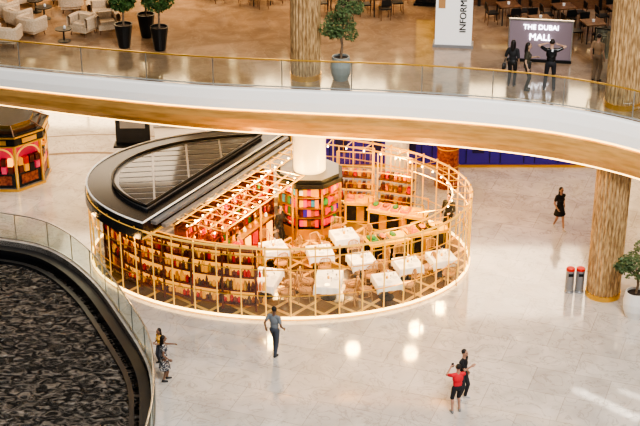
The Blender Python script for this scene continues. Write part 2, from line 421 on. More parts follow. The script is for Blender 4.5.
for o,w,k,z in ((0.12,0.22,'grey',H+0.16),(0.42,0.18,'grey',H+0.05)):
    c=(Q+Pp)/2+nch*o; b.box((c.x,c.y,z),((Pp-Q).length-o*1.2,w,0.12),k,math.atan2(dch.y,dch.x))
b.obj('pavilion_roof')
# pergola of gold beams beside the roof, stopping short of the column
b=MB(); Lc=(Pp-Q).length
def CH(s,o,z): p=Q+dch*s+nch*o; return (p.x,p.y,z)
for o in (0.65,1.15,1.85,2.4):
    b.tube([CH(0.5+o*0.2,o,H),CH(Lc-0.2 if o<1.2 else 6.45,o,H)],0.032,'goldglow',4)
n=17
for i in range(n):
    s=0.9+(Lc-1.2)*i/(n-1); wide=s<6.4; om=2.4 if wide else 1.15
    b.tube([CH(s,0.5,H+0.05),CH(s,om,H+0.05)],0.02,'goldglow',4)
    b.ball(CH(s,0.95,H-0.1),0.035,'bulb',6)
    if wide: b.ball(CH(s,2.1,H-0.1),0.035,'bulb',6)
    if i%2==0 and wide:
        b.tube([CH(s,0.65,H),CH(s+0.5,1.15,H),CH(s,1.85,H),CH(min(s+0.5,6.4),2.4,H)],0.015,'gold',4)
for s in (1.2,3.4,5.6):
    p=CH(s,2.4,0); b.cyl((p[0],p[1],0.06),(p[0],p[1],H),0.04,0.04,'gold',6)
b.obj('gold_pergola')
# bottle shelf wall below the pergola
b=MB(); rz=math.atan2(dch.y,dch.x); SC=3.8; SL=5.8
b.box(CH(SC,0.45,1.3),(SL,0.12,2.4),'wine',rz); b.box(CH(SC,0.53,1.4),(SL-.1,0.03,2.0),'glow',rz)
for z in (0.5,0.9,1.3,1.7,2.1,2.45):
    b.box(CH(SC,0.72,z),(SL,0.34,0.04),'wine',rz)
for k in range(9): b.box(CH(SC-SL/2+k*SL/8,0.72,1.28),(0.05,0.34,2.35),'wine',rz)
for z in (0.52,0.92,1.32,1.72,2.12):
    s=SC-SL/2+.12
    while s<SC+SL/2-.1:
        k=random.choice(['amber','amber','red','red','maroon','maroon','brown','gold','wine','orange','green']); p=CH(s,0.74+random.uniform(-.05,.08),z)
        hh=random.uniform(0.2,0.32); b.lathe([(0.06,0),(0.06,hh*.6),(0.02,hh*.8),(0.02,hh)],p,k,6); s+=random.uniform(.13,.18)
b.obj('bottle_shelf')
b=MB()
b.box(CH(4.2,1.3,0.6),(3.0,0.32,1.06),'wine',rz); b.box(CH(4.2,1.3,1.16),(3.1,0.42,0.06),'gold',rz)
for i in range(6): b.box(CH(2.95+i*0.5,1.47,0.62),(0.38,0.03,0.8),['red','maroon','glow'][i%3],rz)
for i in range(8): p=CH(2.9+i*0.37,1.3,1.19); b.lathe([(0.05,0),(0.07,0.06),(0.03,0.16)],p,random.choice(['plate','amber','red','green']),8)
b.obj('bar_counter')
# shelving partition inside left part
b=MB()
IR=range(44,78)
pts=[EL(2*math.pi*i/NE,1,-0.9) for i in IR]
pi_=[EL(2*math.pi*i/NE,1,-0.5) for i in IR]
b.sweep([Vector(p) for p in pts],[(0,0.06),(0,2.4)],['dimglow'])
for z in (0.25,0.78,1.31,1.84,2.3):
    for i in range(len(pts)-1):
        a,c,e,g=pts[i],pts[i+1],pi_[i+1],pi_[i]
        b.prism([a,c,e,g],z,z+0.04,'wine','wine')
for i,t in enumerate(IR):
    if i%3==0:
        q=EL(2*math.pi*t/NE,1,-0.5); b.cyl((q[0],q[1],0.06),(q[0],q[1],2.4),0.045,0.045,'wine',5)
    for z in (0.29,0.82,1.35,1.88):
        for dt in (0,.33,.66):
            q=EL(2*math.pi*(t+dt)/NE,1,-0.65+random.uniform(-.06,.06)); hh=random.uniform(.16,.4); rr=random.uniform(.04,.075)
            b.lathe([(rr,0),(rr*1.1,hh*.6),(rr*.35,hh)],(q[0],q[1],z),random.choice(['amber','amber','amber','red','red','maroon','maroon','brown','orange','gold','wine']),6)
b.obj('partition_screen')
# round display kiosk about the column
def octa(b,c,r,z0,z1,k,ks,n=8,ph=math.pi/8): b.prism([(c[0]+r*math.cos(ph+2*math.pi*i/n),c[1]+r*math.sin(ph+2*math.pi*i/n)) for i in range(n)],z0,z1,k,ks)
b=MB(); kc=(-0.4,50.7)
octa(b,kc,0.95,0.06,2.3,'wine','maroon'); octa(b,kc,1.3,0.06,0.5,'black','gold'); octa(b,kc,1.36,2.2,2.38,'stem','stem'); octa(b,kc,1.2,2.38,2.5,'grey','stem')
for z in (0.9,1.3,1.75): octa(b,kc,1.22,z,z+0.04,'gold','gold')
cols=['red','maroon','teal','yellow','orange','amber','plate','red','maroon','wine','brown','pink','green','gold','blue','red']
for i in range(8):
    a0=math.pi/8+2*math.pi*i/8; a1=a0+math.pi/4
    p0=Vector((kc[0]+1.27*math.cos(a0),kc[1]+1.27*math.sin(a0))); p1=Vector((kc[0]+1.27*math.cos(a1),kc[1]+1.27*math.sin(a1)))
    b.cyl((p0.x,p0.y,0.06),(p0.x,p0.y,2.3),0.05,0.05,'gold',6)
    for z in (0.52,0.95,1.35,1.8):
        for j in range(5):
            q=p0.lerp(p1,(j+0.8)/5.8); q=Vector(kc)+(q-Vector(kc))*0.88
            b.box((q.x,q.y,z+0.16),(0.15,0.12,random.uniform(.18,.34)),random.choice(cols),(a0+a1)/2+math.pi/2)
b.obj('souvenir_kiosk')

def buffet(name,x,y,rz,l):
    b=MB(); b.box((0,0,0.47),(l,0.7,0.82),'black'); b.box((0,0,0.92),(l+0.12,0.8,0.05),'yellow')
    for i in range(int(l/0.4)):
        u=-l/2+0.2+i*0.4
        b.box((u,-0.36,0.47),(0.3,0.02,0.6),'black' if i%2==0 else 'gold')
        b.box((u,0,0.99),(0.3,0.5,0.09),random.choice(['orange','yellow','green','yellow','black']))
        b.ball((u,0,1.06),(0.12,0.2,0.06),random.choice(['green','orange','maroon','yellow']),8)
    for u in (-l/2,l/2):
        for w in (-.33,.33): b.cyl((u,w,0.06),(u,w,1.45),0.025,0.025,'gold',6)
    for w in (-.33,.33): b.cyl((-l/2,w,1.45),(l/2,w,1.45),0.02,0.02,'gold',6)
    for u in (-l/2+.04,l/2-.04): b.box((u,-0.362,.47),(.06,.03,.84),'yellow')
    b.box((0,-0.362,.12),(l,.03,.06),'yellow'); b.box((0,-0.362,.84),(l,.03,.06),'yellow')
    b.obj(name,(x,y,0),rz)
buffet('buffet_counter',2.45,47.9,0.35,1.5)
buffet('buffet_counter',3.95,48.7,0.35,1.5)
buffet('buffet_counter',3.0,50.3,-0.35,2.2)
buffet('buffet_counter',1.55,51.3,-0.1,1.1)
b=MB()
for x,y,a in ((1.4,52.3,-0.15),(3.0,51.9,-0.35)):
    ca,sa=math.cos(a),math.sin(a)
    T=lambda u,w,z:(x+u*ca-w*sa,y+u*sa+w*ca,z)
    for u in(-.7,.7):
        for w in (-.25,.25): b.cyl(T(u,w,0.06),T(u,w,2.6),0.03,0.03,'goldglow',6)
    for w in(-.25,.25):
        for z in (1.0,1.8,2.6): b.cyl(T(-.7,w,z),T(.7,w,z),0.025,0.025,'goldglow',6)
    for k in range(7): b.cyl(T(-.6+k*.2,-.25,1.8),T(-.6+k*.2,-.25,2.6),0.012,0.012,'gold',4)
    for z in (0.5,1.0,1.5):
        b.box(T(0,0,z),(1.4,0.45,0.04),'brown',a)
        for k in range(7): b.box(T(-.55+k*.18,0,z+.14),(.12,.2,.24),random.choice(['maroon','amber','gold','brown','orange','red','wine']),a)
b.obj('display_shelving')

# ------------------------------------------------------------------ tables & chairs
def table_mesh(w=0.9,l=0.9):
    b=MB(); 
    b.cyl((0,0,0.06),(0,0,0.7),0.05,0.05,'stem',8); b.lathe([(0.28,0.0),(0.28,0.03),(0.05,0.08)],(0,0,0.0),'stem',12)
    b.box((0,0,0.71),(w-.02,l-.02,0.04),'brown')
    n=12
    per=[]
    for i in range(n): per.append((-w/2+w*i/n,-l/2))
    for i in range(n): per.append((w/2,-l/2+l*i/n))
    for i in range(n): per.append((w/2-w*i/n,l/2))
    for i in range(n): per.append((-w/2,l/2-l*i/n))
    vs=[];K=len(per)
    for lv,(k,z) in enumerate(((1.0,0.75),(1.02,0.73),(1.04,0.60),(1.05,0.50))):
        for j,(x,y) in enumerate(per):
            wv=1+(0.025*math.sin(j*1.9)+0.012*math.sin(j*3.1))*(lv/3.)
            cr=0.0
            if lv==3 and j%n==0: cr=-0.1
            vs.append((x*k*wv,y*k*wv,z+cr))
    fs=[(i*K+j,(i+1)*K+j,(i+1)*K+(j+1)%K,i*K+(j+1)%K) for i in range(3) for j in range(K)]
    fs.append(tuple(range(K))); b.add(vs,fs,'cloth')
    for x,y in ((0,-l/2+.17),(0,l/2-.17),(-w/2+.17,0),(w/2-.17,0)):
        b.lathe([(0.05,0.0),(0.11,0.015),(0.115,0.02)],(x,y,0.751),'plate',14)
        b.lathe([(0.03,0),(0.006,0.01),(0.006,0.08),(0.035,0.11),(0.03,0.17)],(x*.55+.12,y*.55+.1,0.751),'plate',8)
    b.lathe([(0.04,0),(0.05,0.08),(0.02,0.12)],(0,0,0.751),'gold',8); 
    return b.mesh('dining_table')
def chair_mesh():
    b=MB()
    b.lathe([(0.2,0.42),(0.235,0.44),(0.235,0.46),(0.2,0.48)],(0,0,0),'cushion',16)
    b.tube([(0.235*math.cos(t),0.235*math.sin(t),0.42) for t in [2*math.pi*i/16 for i in range(16)]],0.02,'rattan',5,True)
    b.tube([(0.18*math.cos(t),0.18*math.sin(t),0.2) for t in [2*math.pi*i/12 for i in range(12)]],0.009,'rattan',4,True)
    for sx in(-1,1):
        b.cyl((sx*.16,.15,.43),(sx*.2,.2,0),.022,.016,'rattan',6)
        b.tube([(sx*.21,-.21,0),(sx*.18,-.17,.43),(sx*.2,-.2,.65),(sx*.19,-.24,.82)],.022,'rattan',6)
    pts=[(-.19,-.24,.82),(-.17,-.26,.90),(-.08,-.275,.95),(0,-.28,.96),(.08,-.275,.95),(.17,-.26,.90),(.19,-.24,.82)]
    b.tube(pts,.024,'rattan',6)
    b.tube([(-.2,-.2,.62),(0,-.235,.62),(.2,-.2,.62)],.015,'rattan',5)
    for x in (-.13,-.078,-.026,.026,.078,.13): b.tube([(x,-.235,.62),(x,-.275,.94)],.014,'rattan',4)
    b.tube([(-.19,-.22,.7),(-.27,-.05,.66),(-.25,.08,.6),(-.2,.1,.45)],.016,'rattan',5)
    b.tube([(.19,-.22,.7),(.27,-.05,.66),(.25,.08,.6),(.2,.1,.45)],.016,'rattan',5)
    return b.mesh('dining_chair')
tm=table_mesh(); tl=table_mesh(0.9,1.35); cm=chair_mesh()
# x, y, angle, long?, chairs used (0 left, 1 right, 2 back, 3 front)
tabs=[(-1.7,47.5,0.35,0,(0,1,2,3)),(0.0,47.15,0.2,0,(2,3)),(.9,48.5,0.3,0,(0,1,2)),(-3.4,45.4,0.1,0,(0,2,3)),(-1.9,45.1,-0.25,1,None),(.3,44.95,-0.1,1,None),(1.5,46.55,0.3,0,(1,2,3)),(3.15,46.2,0.3,0,(0,1,2)),(2.35,44.95,0.25,0,(0,1,2)),(4.4,46.7,0.3,0,(2,3))]
zf=0.06
for x,y,a,lg,use in tabs:
    place('dining_table',tl if lg else tm,(x,y,zf),a)
    if lg: offs=[(-.78,-.35,0),(-.78,.35,0),(.78,-.35,1),(.78,.35,1)]
    else: offs=[((-.78,0,0),(.78,0,1),(0,.78,2),(0,-.78,3))[k] for k in use]
    for ox,oy,kk in offs:
        px=x+ox*math.cos(a)-oy*math.sin(a); py=y+ox*math.sin(a)+oy*math.cos(a)
        rot={0:-math.pi/2,1:math.pi/2,2:math.pi,3:0}[kk]
        place('dining_chair',cm,(px,py,zf),a+rot+random.uniform(-.15,.15))

# ------------------------------------------------------------------ small kiosk at left
b=MB(); kc=(0,0)
octa(b,kc,1.75,0,0.12,'grey','gold'); octa(b,kc,1.6,0.12,0.75,'black','black'); octa(b,kc,1.35,0.75,2.0,'maroon','pink'); octa(b,kc,1.8,2.0,2.4,'black','black')
octa(b,kc,1.84,2.36,2.42,'gold','gold'); octa(b,kc,1.84,1.98,2.04,'gold','gold'); octa(b,kc,1.76,2.42,2.46,'black','black'); octa(b,kc,1.5,2.46,2.6,'black','brown'); octa(b,kc,1.2,2.6,2.72,'black','gold')
for i in range(8):
    a0=math.pi/8+2*math.pi*i/8; am=a0+math.pi/8
    b.cyl((1.62*math.cos(a0),1.62*math.sin(a0),0.12),(1.62*math.cos(a0),1.62*math.sin(a0),2.0),0.07,0.07,'gold',8)
    b.cyl((1.2*math.cos(a0),1.2*math.sin(a0),2.73),(1.84*math.cos(a0),1.84*math.sin(a0),2.44),0.03,0.03,'brown',5)
    pm=(1.5*math.cos(am),1.5*math.sin(am))
    tx,ty=-math.sin(am),math.cos(am)
    b.tube([(pm[0]+tx*.55*math.cos(q),pm[1]+ty*.55*math.cos(q),1.35+.5*math.sin(q)) for q in [math.pi*k/10 for k in range(11)]],0.04,'goldglow',5)
    for w in(-.4,-.13,.13,.4):
        for z in (.92,1.25): b.box((pm[0]*.98+tx*w,pm[1]*.98+ty*w,z),(.2,.2,.3),random.choice(['red','amber','pink','glow','wine','maroon','black']),am+math.pi/2)
    b.box((pm[0]*1.13,pm[1]*1.13,2.2),(0.7,0.04,0.2),'gold',am+math.pi/2)
    b.box((pm[0]*.995,pm[1]*.995,0.45),(0.8,0.04,0.4),'maroon',am+math.pi/2)
b.obj('octagonal_sales_kiosk',(-13.0,55.6,0))

# ------------------------------------------------------------------ plants, bins
def leaves(b,c,R,n,k,sz):
    for _ in range(n):
        d=Vector((random.gauss(0,1),random.gauss(0,1),random.gauss(0,1))).normalized()*random.uniform(.55,1)
        p=Vector((c[0]+d.x*R[0],c[1]+d.y*R[1],c[2]+d.z*R[2]))
        a=Vector((random.gauss(0,1),random.gauss(0,1),random.gauss(0,1))).normalized(); u=a.orthogonal().normalized()
        s=sz*random.uniform(.7,1.3)
        b.add([p-a*s,p+u*s*.35,p+a*s,p-u*s*.35],[(0,1,2,3)],k)
def topiary(name,x,y,z,h,R,pot='stem',k='leaf'):
    b=MB(); b.lathe([(0.2,0),(0.22,0.05),(0.33,0.85),(0.35,0.9),(0.30,0.9),(0.28,0.8)],(0,0,0),pot,20); b.lathe([(0.28,0.79),(0.27,0.83)],(0,0,0),'soil',16)
    b.tube([(0,0,.8),(0.03,0,(h+.8)*.5),(0,0.02,h-R)],0.04,'bark',6)
    for a in range(5): b.tube([(0,0,h-R*1.2),(R*.5*math.cos(a*1.26),R*.5*math.sin(a*1.26),h-R*.5)],0.018,'bark',4)
    leaves(b,(0,0,h-R*.6),(R,R,R*.85),1300,k,0.08)
    b.obj(name,(x,y,z))
topiary('topiary_tree',-7.25,51.2,UP,2.1,.5)
topiary('topiary_tree',-6.55,52.4,UP,2.3,.55)
topiary('topiary_tree',-5.9,50.9,UP,2.4,.65)
topiary('topiary_tree',-9.3,57.2,UP,1.9,.5)
def olive(name,x,y,z,h,pot,pr,ph):
    b=MB(); b.lathe([(pr*.7,0),(pr*.95,ph*.3),(pr,ph*.6),(pr*.85,ph),(pr*.75,ph),(pr*.75,ph*.9)],(0,0,0),pot,24); b.lathe([(pr*.74,ph*.88),(pr*.74,ph*.92)],(0,0,0),'soil',16)
    b.tube([(0,0,ph*.9),(.05,.02,h*.45),(-.02,0,h*.62)],0.045,'bark',6)
    for i in range(13):
        a=i*2.4; r=random.uniform(.25,.6); zz=random.uniform(.58,.95)*h
        b.tube([(0,0,h*.55),(r*.5*math.cos(a),r*.5*math.sin(a),(h*.55+zz)/2),(r*math.cos(a),r*math.sin(a),zz)],0.014,'bark',4)
        leaves(b,(r*math.cos(a),r*math.sin(a),zz),(.28,.28,.26),150,'olive',0.065)
    b.obj(name,(x,y,z))
olive('potted_olive_tree',0.72,47.75,UP,2.75,'potg',.36,.85)
olive('potted_olive_tree',10.85,43.75,0,2.7,'potw',.42,.95)
def bin_(x,y):
    b=MB(); b.lathe([(0.17,0),(0.17,0.04),(0.15,0.06),(0.15,0.86)],(0,0,0),'grey',20); b.lathe([(0.155,0.86),(0.155,0.93),(0.13,0.95)],(0,0,0),'red',20)
    b.lathe([(0.155,0.1),(0.155,0.14)],(0,0,0),'steel',20); b.box((0,-0.14,.72),(.16,.05,.1),'stem'); b.obj('litter_bin',(x,y,0))
bin_(8.88,45.5); bin_(9.24,45.5)

# ------------------------------------------------------------------ upper level furniture
def armchair_mesh():
    b=MB(); b.box((0,0,.28),(.78,.74,.2),'beige'); b.box((0,.0,.43),(.56,.6,.12),'beige')
    pts=[(-.40,-.34),(-.42,.1),(-.36,.34),(0,.42),(.36,.34),(.42,.1),(.40,-.34)]; pts=catmull([(p[0],p[1]) for p in pts],4)
    b.sweep(pts,[(0.06,.18),(0.08,.72),(0.0,.78),(-.08,.72),(-.08,.3)],['beige']*4)
    for sx in(-1,1):
        for sy in(-1,1): b.cyl((sx*.3,sy*.28,.2),(sx*.33,sy*.31,0),.025,.018,'brown',6)
    b.box((0,.22,.6),(.5,.14,.3),'beige')
    return b.mesh('lounge_armchair',False)
am=armchair_mesh()
for x,y,a in ((-11.6,53.6,2.4),(-10.9,52.6,2.6),(-12.3,54.6,2.4),(-11.9,56.4,0.5),(-10.5,56.8,0.2),(-9.0,52.7,-0.5),(-8.15,53.0,0.4),(-9.9,55.6,3.3),(-11.6,51.4,3.0),(-8.6,54.4,.2)):
    place('lounge_armchair',am,(x,y,UP),a)
def rt():
    b=MB(); b.lathe([(.25,0),(.25,.02),(.03,.05),(.03,.44),(.32,.46),(.32,.49)],(0,0,0),'stem',20); b.lathe([(.04,.49),(.05,.56),(.03,.6)],(0.05,0,0),'plate',10); return b.mesh('coffee_table')
ct=rt()
for x,y in ((-9.6,51.9),(-11.3,55.5),(-10.8,54.6)): place('coffee_table',ct,(x,y,UP))
def dark_table():
    b=MB(); b.box((0,0,.73),(.8,.8,.04),'brown')
    for sx in(-1,1):
        for sy in(-1,1): b.cyl((sx*.34,sy*.34,0),(sx*.34,sy*.34,.72),.02,.02,'stem',6)
    b.lathe([(.05,.75),(.06,.85)],(0,0,0),'plate',8); return b.mesh('cafe_table')
def dark_chair():
    b=MB(); b.box((0,0,.45),(.42,.42,.05),'stem')
    for sx in(-1,1):
        b.cyl((sx*.19,.19,0),(sx*.19,.19,.45),.015,.015,'brown',6); b.tube([(sx*.19,-.21,0),(sx*.19,-.19,.45),(sx*.19,-.25,.86)],.015,'brown',6)
    b.box((0,-.235,.72),(.4,.03,.26),'stem'); return b.mesh('cafe_chair')
dt=dark_table(); dc=dark_chair()
for x,y in ((0.7,55.4),(2.4,55.2),(3.2,57.4),(1.4,57.2),(-2.4,56.6),(-0.8,57.4),(-4.2,57.4),(-2.9,58.8),(7.3,54.1),(9.4,53.9),(11.5,53.7),(8.3,52.4),(10.2,51.9)):
    place('cafe_table',dt,(x,y,UP),.2)
    for k in range(4):
        a=k*math.pi/2+.2; place('cafe_chair',dc,(x+.66*math.cos(a),y+.66*math.sin(a),UP),a+math.pi/2)
def text(b_name,body,size,loc,rot,mat,parent=None):
    c=bpy.data.curves.new(b_name,'FONT'); c.body=body; c.size=size; c.extrude=.012; c.align_x='CENTER'; c.materials.append(M[mat])
    o=bpy.data.objects.new(b_name,c); o.location=loc; o.rotation_euler=rot; COL.objects.link(o)
    if parent: o.parent=parent
    return o
b=MB(); b.box((0,0,1.6),(1.35,.5,3.2),'white'); b.box((0,0,.05),(1.5,.62,.1),'grey'); b.box((-.45,-.26,1.9),(.25,.02,.8),'cushion')
sg=b.obj('information_sign',(4.95,51.4,UP),-.12)
text('lettering','INFORMATION',.34,(.45,-.27,1.75),(math.pi/2,-math.pi/2,0),'stem',sg)
b=MB(); b.box((0,0,1.55),(.9,.22,3.1),'black'); b.box((0,-.12,1.7),(.75,.02,2.2),'yellow'); b.box((0,0,.04),(1,.4,.08),'stem'); b.obj('advertising_totem',(4.3,56.4,UP),-.2)
# glass screen carrying neon lettering
b=MB(); b.box((0,0,.8),(2.2,.06,1.45),'lilac'); b.box((0,0,.05),(2.3,.2,.1),'stem'); b.box((0,0,1.56),(2.3,.12,.05),'steel')
for u in(-1.12,1.12): b.box((u,0,.8),(.04,.10,1.55),'steel')
sf=b.obj('shop_sign_screen',(7.9,49.6,UP),-.15)
for t,size,z,x in (('THE DUBAI',.25,1.22,0),('MALL',.34,.82,0)):
    text('neon_lettering',t,size,(x,-.06,z),(math.pi/2,0,0),'neon',sf)
# dark cafe front behind
b=MB(); b.box((0,0,1.7),(9,.3,3.4),'brown')
for i in range(5):
    b.box((-3.2+i*1.6,-.17,1.6),(1.3,.05,2.2),'black'); b.box((-3.2+i*1.6,-.2,.9),(1.2,.05,.3),random.choice(['wine','green','brown','amber'])); b.box((-3.2+i*1.6,-.2,1.7),(1.2,.05,.04),'led')
    b.box((-4+i*1.6,-.2,1.7),(.12,.12,3.4),'stem')
b.obj('dark_shop_front',(10.4,56.0,UP),-.12)
b=MB(); b.box((0,0,.6),(3.6,.03,1.1),'pglass'); b.box((0,0,1.17),(3.6,.06,.05),'stem')
for u in(-1.8,-.6,.6,1.8): b.box((u,0,.6),(.04,.05,1.2),'stem')
b.obj('glass_screen',(11.6,49.3,UP),-.35)

# ------------------------------------------------------------------ people
def ik(a,t,l1,l2,pole):
    a=Vector(a);t=Vector(t);d=t-a;L=min(d.length,(l1+l2)*.999);dn=d.normalized();t=a+dn*L
    x=(l1*l1-l2*l2+L*L)/(2*L);h=math.sqrt(max(l1*l1-x*x,0));p=Vector(pole);p=(p-dn*p.dot(dn)).normalized()
    return a+dn*x+p*h,t
def rcone(p0,p1,r0,r1,n=12):
    b=MB();p0=Vector(p0);p1=Vector(p1);d=(p1-p0);
    if d.length<1e-5: d=Vector((0,0,1e-3)); p1=p0+d
    d.normalize();a=d.orthogonal().normalized();c=d.cross(a);prof=[]
    for k in range(1,5): q=math.pi/2*k/4; prof.append((p0-d*r0*math.cos(q),r0*math.sin(q)))
    for k in range(0,4): q=math.pi/2*k/4; prof.append((p1+d*r1*math.sin(q),r1*math.cos(q)))
    vs=[p+a*r*math.cos(2*math.pi*i/n)+c*r*math.sin(2*math.pi*i/n) for p,r in prof for i in range(n)]
    R=len(prof);fs=[(i*n+j,i*n+(j+1)%n,(i+1)*n+(j+1)%n,(i+1)*n+j) for i in range(R-1) for j in range(n)]
    vs+=[p0-d*r0,p1+d*r1];fs+=[(R*n,(j+1)%n,j) for j in range(n)]+[(R*n+1,(R-1)*n+j,(R-1)*n+(j+1)%n) for j in range(n)]
    return vs,fs
def ellip(c,r):
    b=MB();b.ball(c,r,'white',16);return b.v,b.f
def remesh(prims,voxel,smooth):
    V=[];F=[]
    for p in prims:
        vs,fs=(rcone(*p[2:6]) if p[0]=='c' else ellip(p[2],p[3])); o=len(V);V+=[tuple(v) for v in vs];F+=[[i+o for i in f] for f in fs]
    me=bpy.data.meshes.new('tmp');me.from_pydata(V,[],F);ob=bpy.data.objects.new('tmp',me);COL.objects.link(ob)
    m=ob.modifiers.new('r','REMESH');m.mode='VOXEL';m.voxel_size=voxel
    if smooth: s=ob.modifiers.new('s','SMOOTH');s.factor=.5;s.iterations=smooth
    dg=bpy.context.evaluated_depsgraph_get();dg.update();ev=ob.evaluated_get(dg);m2=ev.to_mesh()
    n=len(m2.vertices);co=np.empty(n*3);m2.vertices.foreach_get('co',co);co=co.reshape(-1,3)
    faces=[list(p.vertices) for p in m2.polygons]
    ev.to_mesh_clear();bpy.data.objects.remove(ob);bpy.data.meshes.remove(me)
    cen=np.array([co[f].mean(axis=0) for f in faces]);best=np.full(len(faces),1e9);lab=np.zeros(len(faces),int)
    labels=[]
    for p in prims:
        if p[1] not in labels: labels.append(p[1])
        if p[0]=='c':
            a=np.array(p[2]);d=np.array(p[3])-a;t=np.clip(((cen-a)@d)/max(d@d,1e-9),0,1);dist=np.linalg.norm(cen-a-t[:,None]*d,axis=1)-(p[4]+(p[5]-p[4])*t)
        else:
            r=np.array(p[3]);q=(cen-np.array(p[2]));k0=np.linalg.norm(q/r,axis=1);k1=np.linalg.norm(q/(r*r),axis=1);dist=k0*(k0-1)/np.maximum(k1,1e-6)
        w=dist<best;best[w]=dist[w];lab[w]=labels.index(p[1])
    return co,faces,[labels[i] for i in lab]
PM={}
def pmat(c,rough=.75):
    k=tuple(c)
    if k not in PM:
        PM[k]=principled('fabric_%d'%len(PM),c,rough)
    return PM[k]
def person(name,x,y,z,rz,h=1.75,skin=(.45,.26,.17),hair=(.015,.01,.008),shirt=(.1,.1,.1),pants=(.05,.05,.06),shoe=(.03,.03,.03),
           fR=(.1,0),fL=(-.1,0),hR=None,hL=None,skirt=None,longhair=False,shorts=False,sleeve=.55,head=(0,0),fem=False,pattern=None,bag=None,phone=False,kid=False):
    sw=.165 if fem else .19; P=[];S='skin';T='shirt';Bm='pants'
    hipw=.095
    P.append(('e',Bm,(0,.005,.94),(.165 if fem else .155,.115,.13)))
    P.append(('e',T,(0,0,1.08),(.135 if fem else .15,.105,.17)))
    P.append(('e',T,(0,.005,1.26),(.155 if fem else .18,.12,.19)))
    P.append(('c',T,(-sw+.02,.01,1.40),(sw-.02,.01,1.40),.062,.062))
    if fem: P+= [('e',T,(-.07,-.08,1.27),(.07,.06,.07)),('e',T,(.07,-.08,1.27),(.07,.06,.07))]
    P.append(('c',S,(0,.01,1.42),(0,-.005,1.54),.058,.052))
    hx,hy=head; hc=Vector((0+hx*.03,-.015-hy*.03,1.635-abs(hy)*.01))
    k=1.12 if kid else 1
    fd=Vector((math.sin(hx),-math.cos(hx),0)); sd=Vector((-fd.y,fd.x,0))
    R=lambda u,w,v: tuple(hc+sd*u*k+fd*w*k+Vector((0,0,v*k-hy*w*.4)))
    P.append(('e',S,R(0,0,.01),(.076*k,.092*k,.108*k)))
    P.append(('c',S,R(0,.045,-.055),R(0,.055,-.08),.04*k,.026*k))
    P.append(('c',S,R(0,.092,.01),R(0,.112,-.02),.010,.015))
    for s_ in(-1,1): P+= [('e',S,R(s_*.079,-.005,-.005),(.012,.018,.03)),('e','eye',R(s_*.03,.087,.012),(.011,.011,.009)),('c','hair',R(s_*.018,.094,.036),R(s_*.046,.084,.036),.006,.005)]
    P.append(('c','lip',R(-.018,.09,-.052),R(.018,.09,-.052),.0075,.0075))
    P.append(('e','hair',R(0,-.022,.042),(.086*k,.090*k,.09*k)))
    if longhair:
        P.append(('c','hair',R(0,-.05,.0),R(0,-.085,-.2),.075,.06)); P.append(('c','hair',R(0,-.085,-.2),R(0,-.08,-.33),.06,.035))
        for s_ in(-1,1): P.append(('c','hair',R(s_*.06,-.03,.02),R(s_*.075,-.04,-.17),.035,.025))
    for s_,f in((1,fR),(-1,fL)):
        hip=(s_*hipw,0,.9);an=(f[0],f[1],.09+(f[2] if len(f)>2 else 0)); kn,an=ik(hip,an,.42,.42,(0,-1,0))
        P.append(('c',Bm,hip,tuple(kn),.09,.066) if not skirt else ('c',S,hip,tuple(kn),.085,.055))
        if shorts: P.append(('c',S,tuple(kn),tuple(kn+(an-kn)*.1),.055,.055)); P.append(('c',S,tuple(kn),tuple(an),.05,.036)); P.append(('e',S,tuple(kn+(an-kn)*.3+Vector((0,.02,0))),(.05,.055,.09)))
        elif skirt: P.append(('c',S,tuple(kn),tuple(an),.05,.034)); P.append(('e',S,tuple(kn+(an-kn)*.3+Vector((0,.018,0))),(.046,.05,.09)))
        else: P.append(('c',Bm,tuple(kn),tuple(an),.064,.052))
        an=Vector(an); P.append(('c','shoe',tuple(an+Vector((0,.03,-.05))),tuple(an+Vector((s_*.02,-.13,-.055))),.04,.033)); P.append(('c','shoe',tuple(an+Vector((0,.02,-.05))),tuple(an+Vector((0,.0,-.01))),.04,.042))
    if skirt:
        n=5
        for i in range(n):
            t=i/(n-1);zz=.95-(.95-skirt)*t; P.append(('e','skirt' ,(0,(fR[1]+fL[1])/2*t,zz),(.16+.08*t,.125+.08*t,.12 if i<n-1 else .05)))
        P.append(('e','skirt',(0,(fR[1]+fL[1])/2,skirt+.02),(.25,.21,.05)))
    hands=[]
    for s_,hd in((1,hR),(-1,hL)):
        sh=(s_*sw,.01,1.39); tgt=hd or (s_*(sw+.07),-.03,.88)
        el,wr=ik(sh,tgt,.285,.25,(s_*.35,.9,-.25))
        P.append(('c',S,sh,tuple(el),.046,.036)); P.append(('c',S,tuple(el),tuple(wr),.037,.025))
        if sleeve>=1: P.append(('c',T,sh,tuple(el),.060,.050)); P.append(('c',T,tuple(el),tuple(el+(wr-el)*.92),.050,.038))
        elif sleeve>0: P.append(('c',T,sh,tuple(Vector(sh).lerp(el,sleeve)),.062,.056))
        d=(wr-el).normalized(); hands.append((wr,d,s_))
    V,F,Lb=remesh(P,.0125,2); V=[tuple(v) for v in V];F=list(F);Lb=list(Lb)
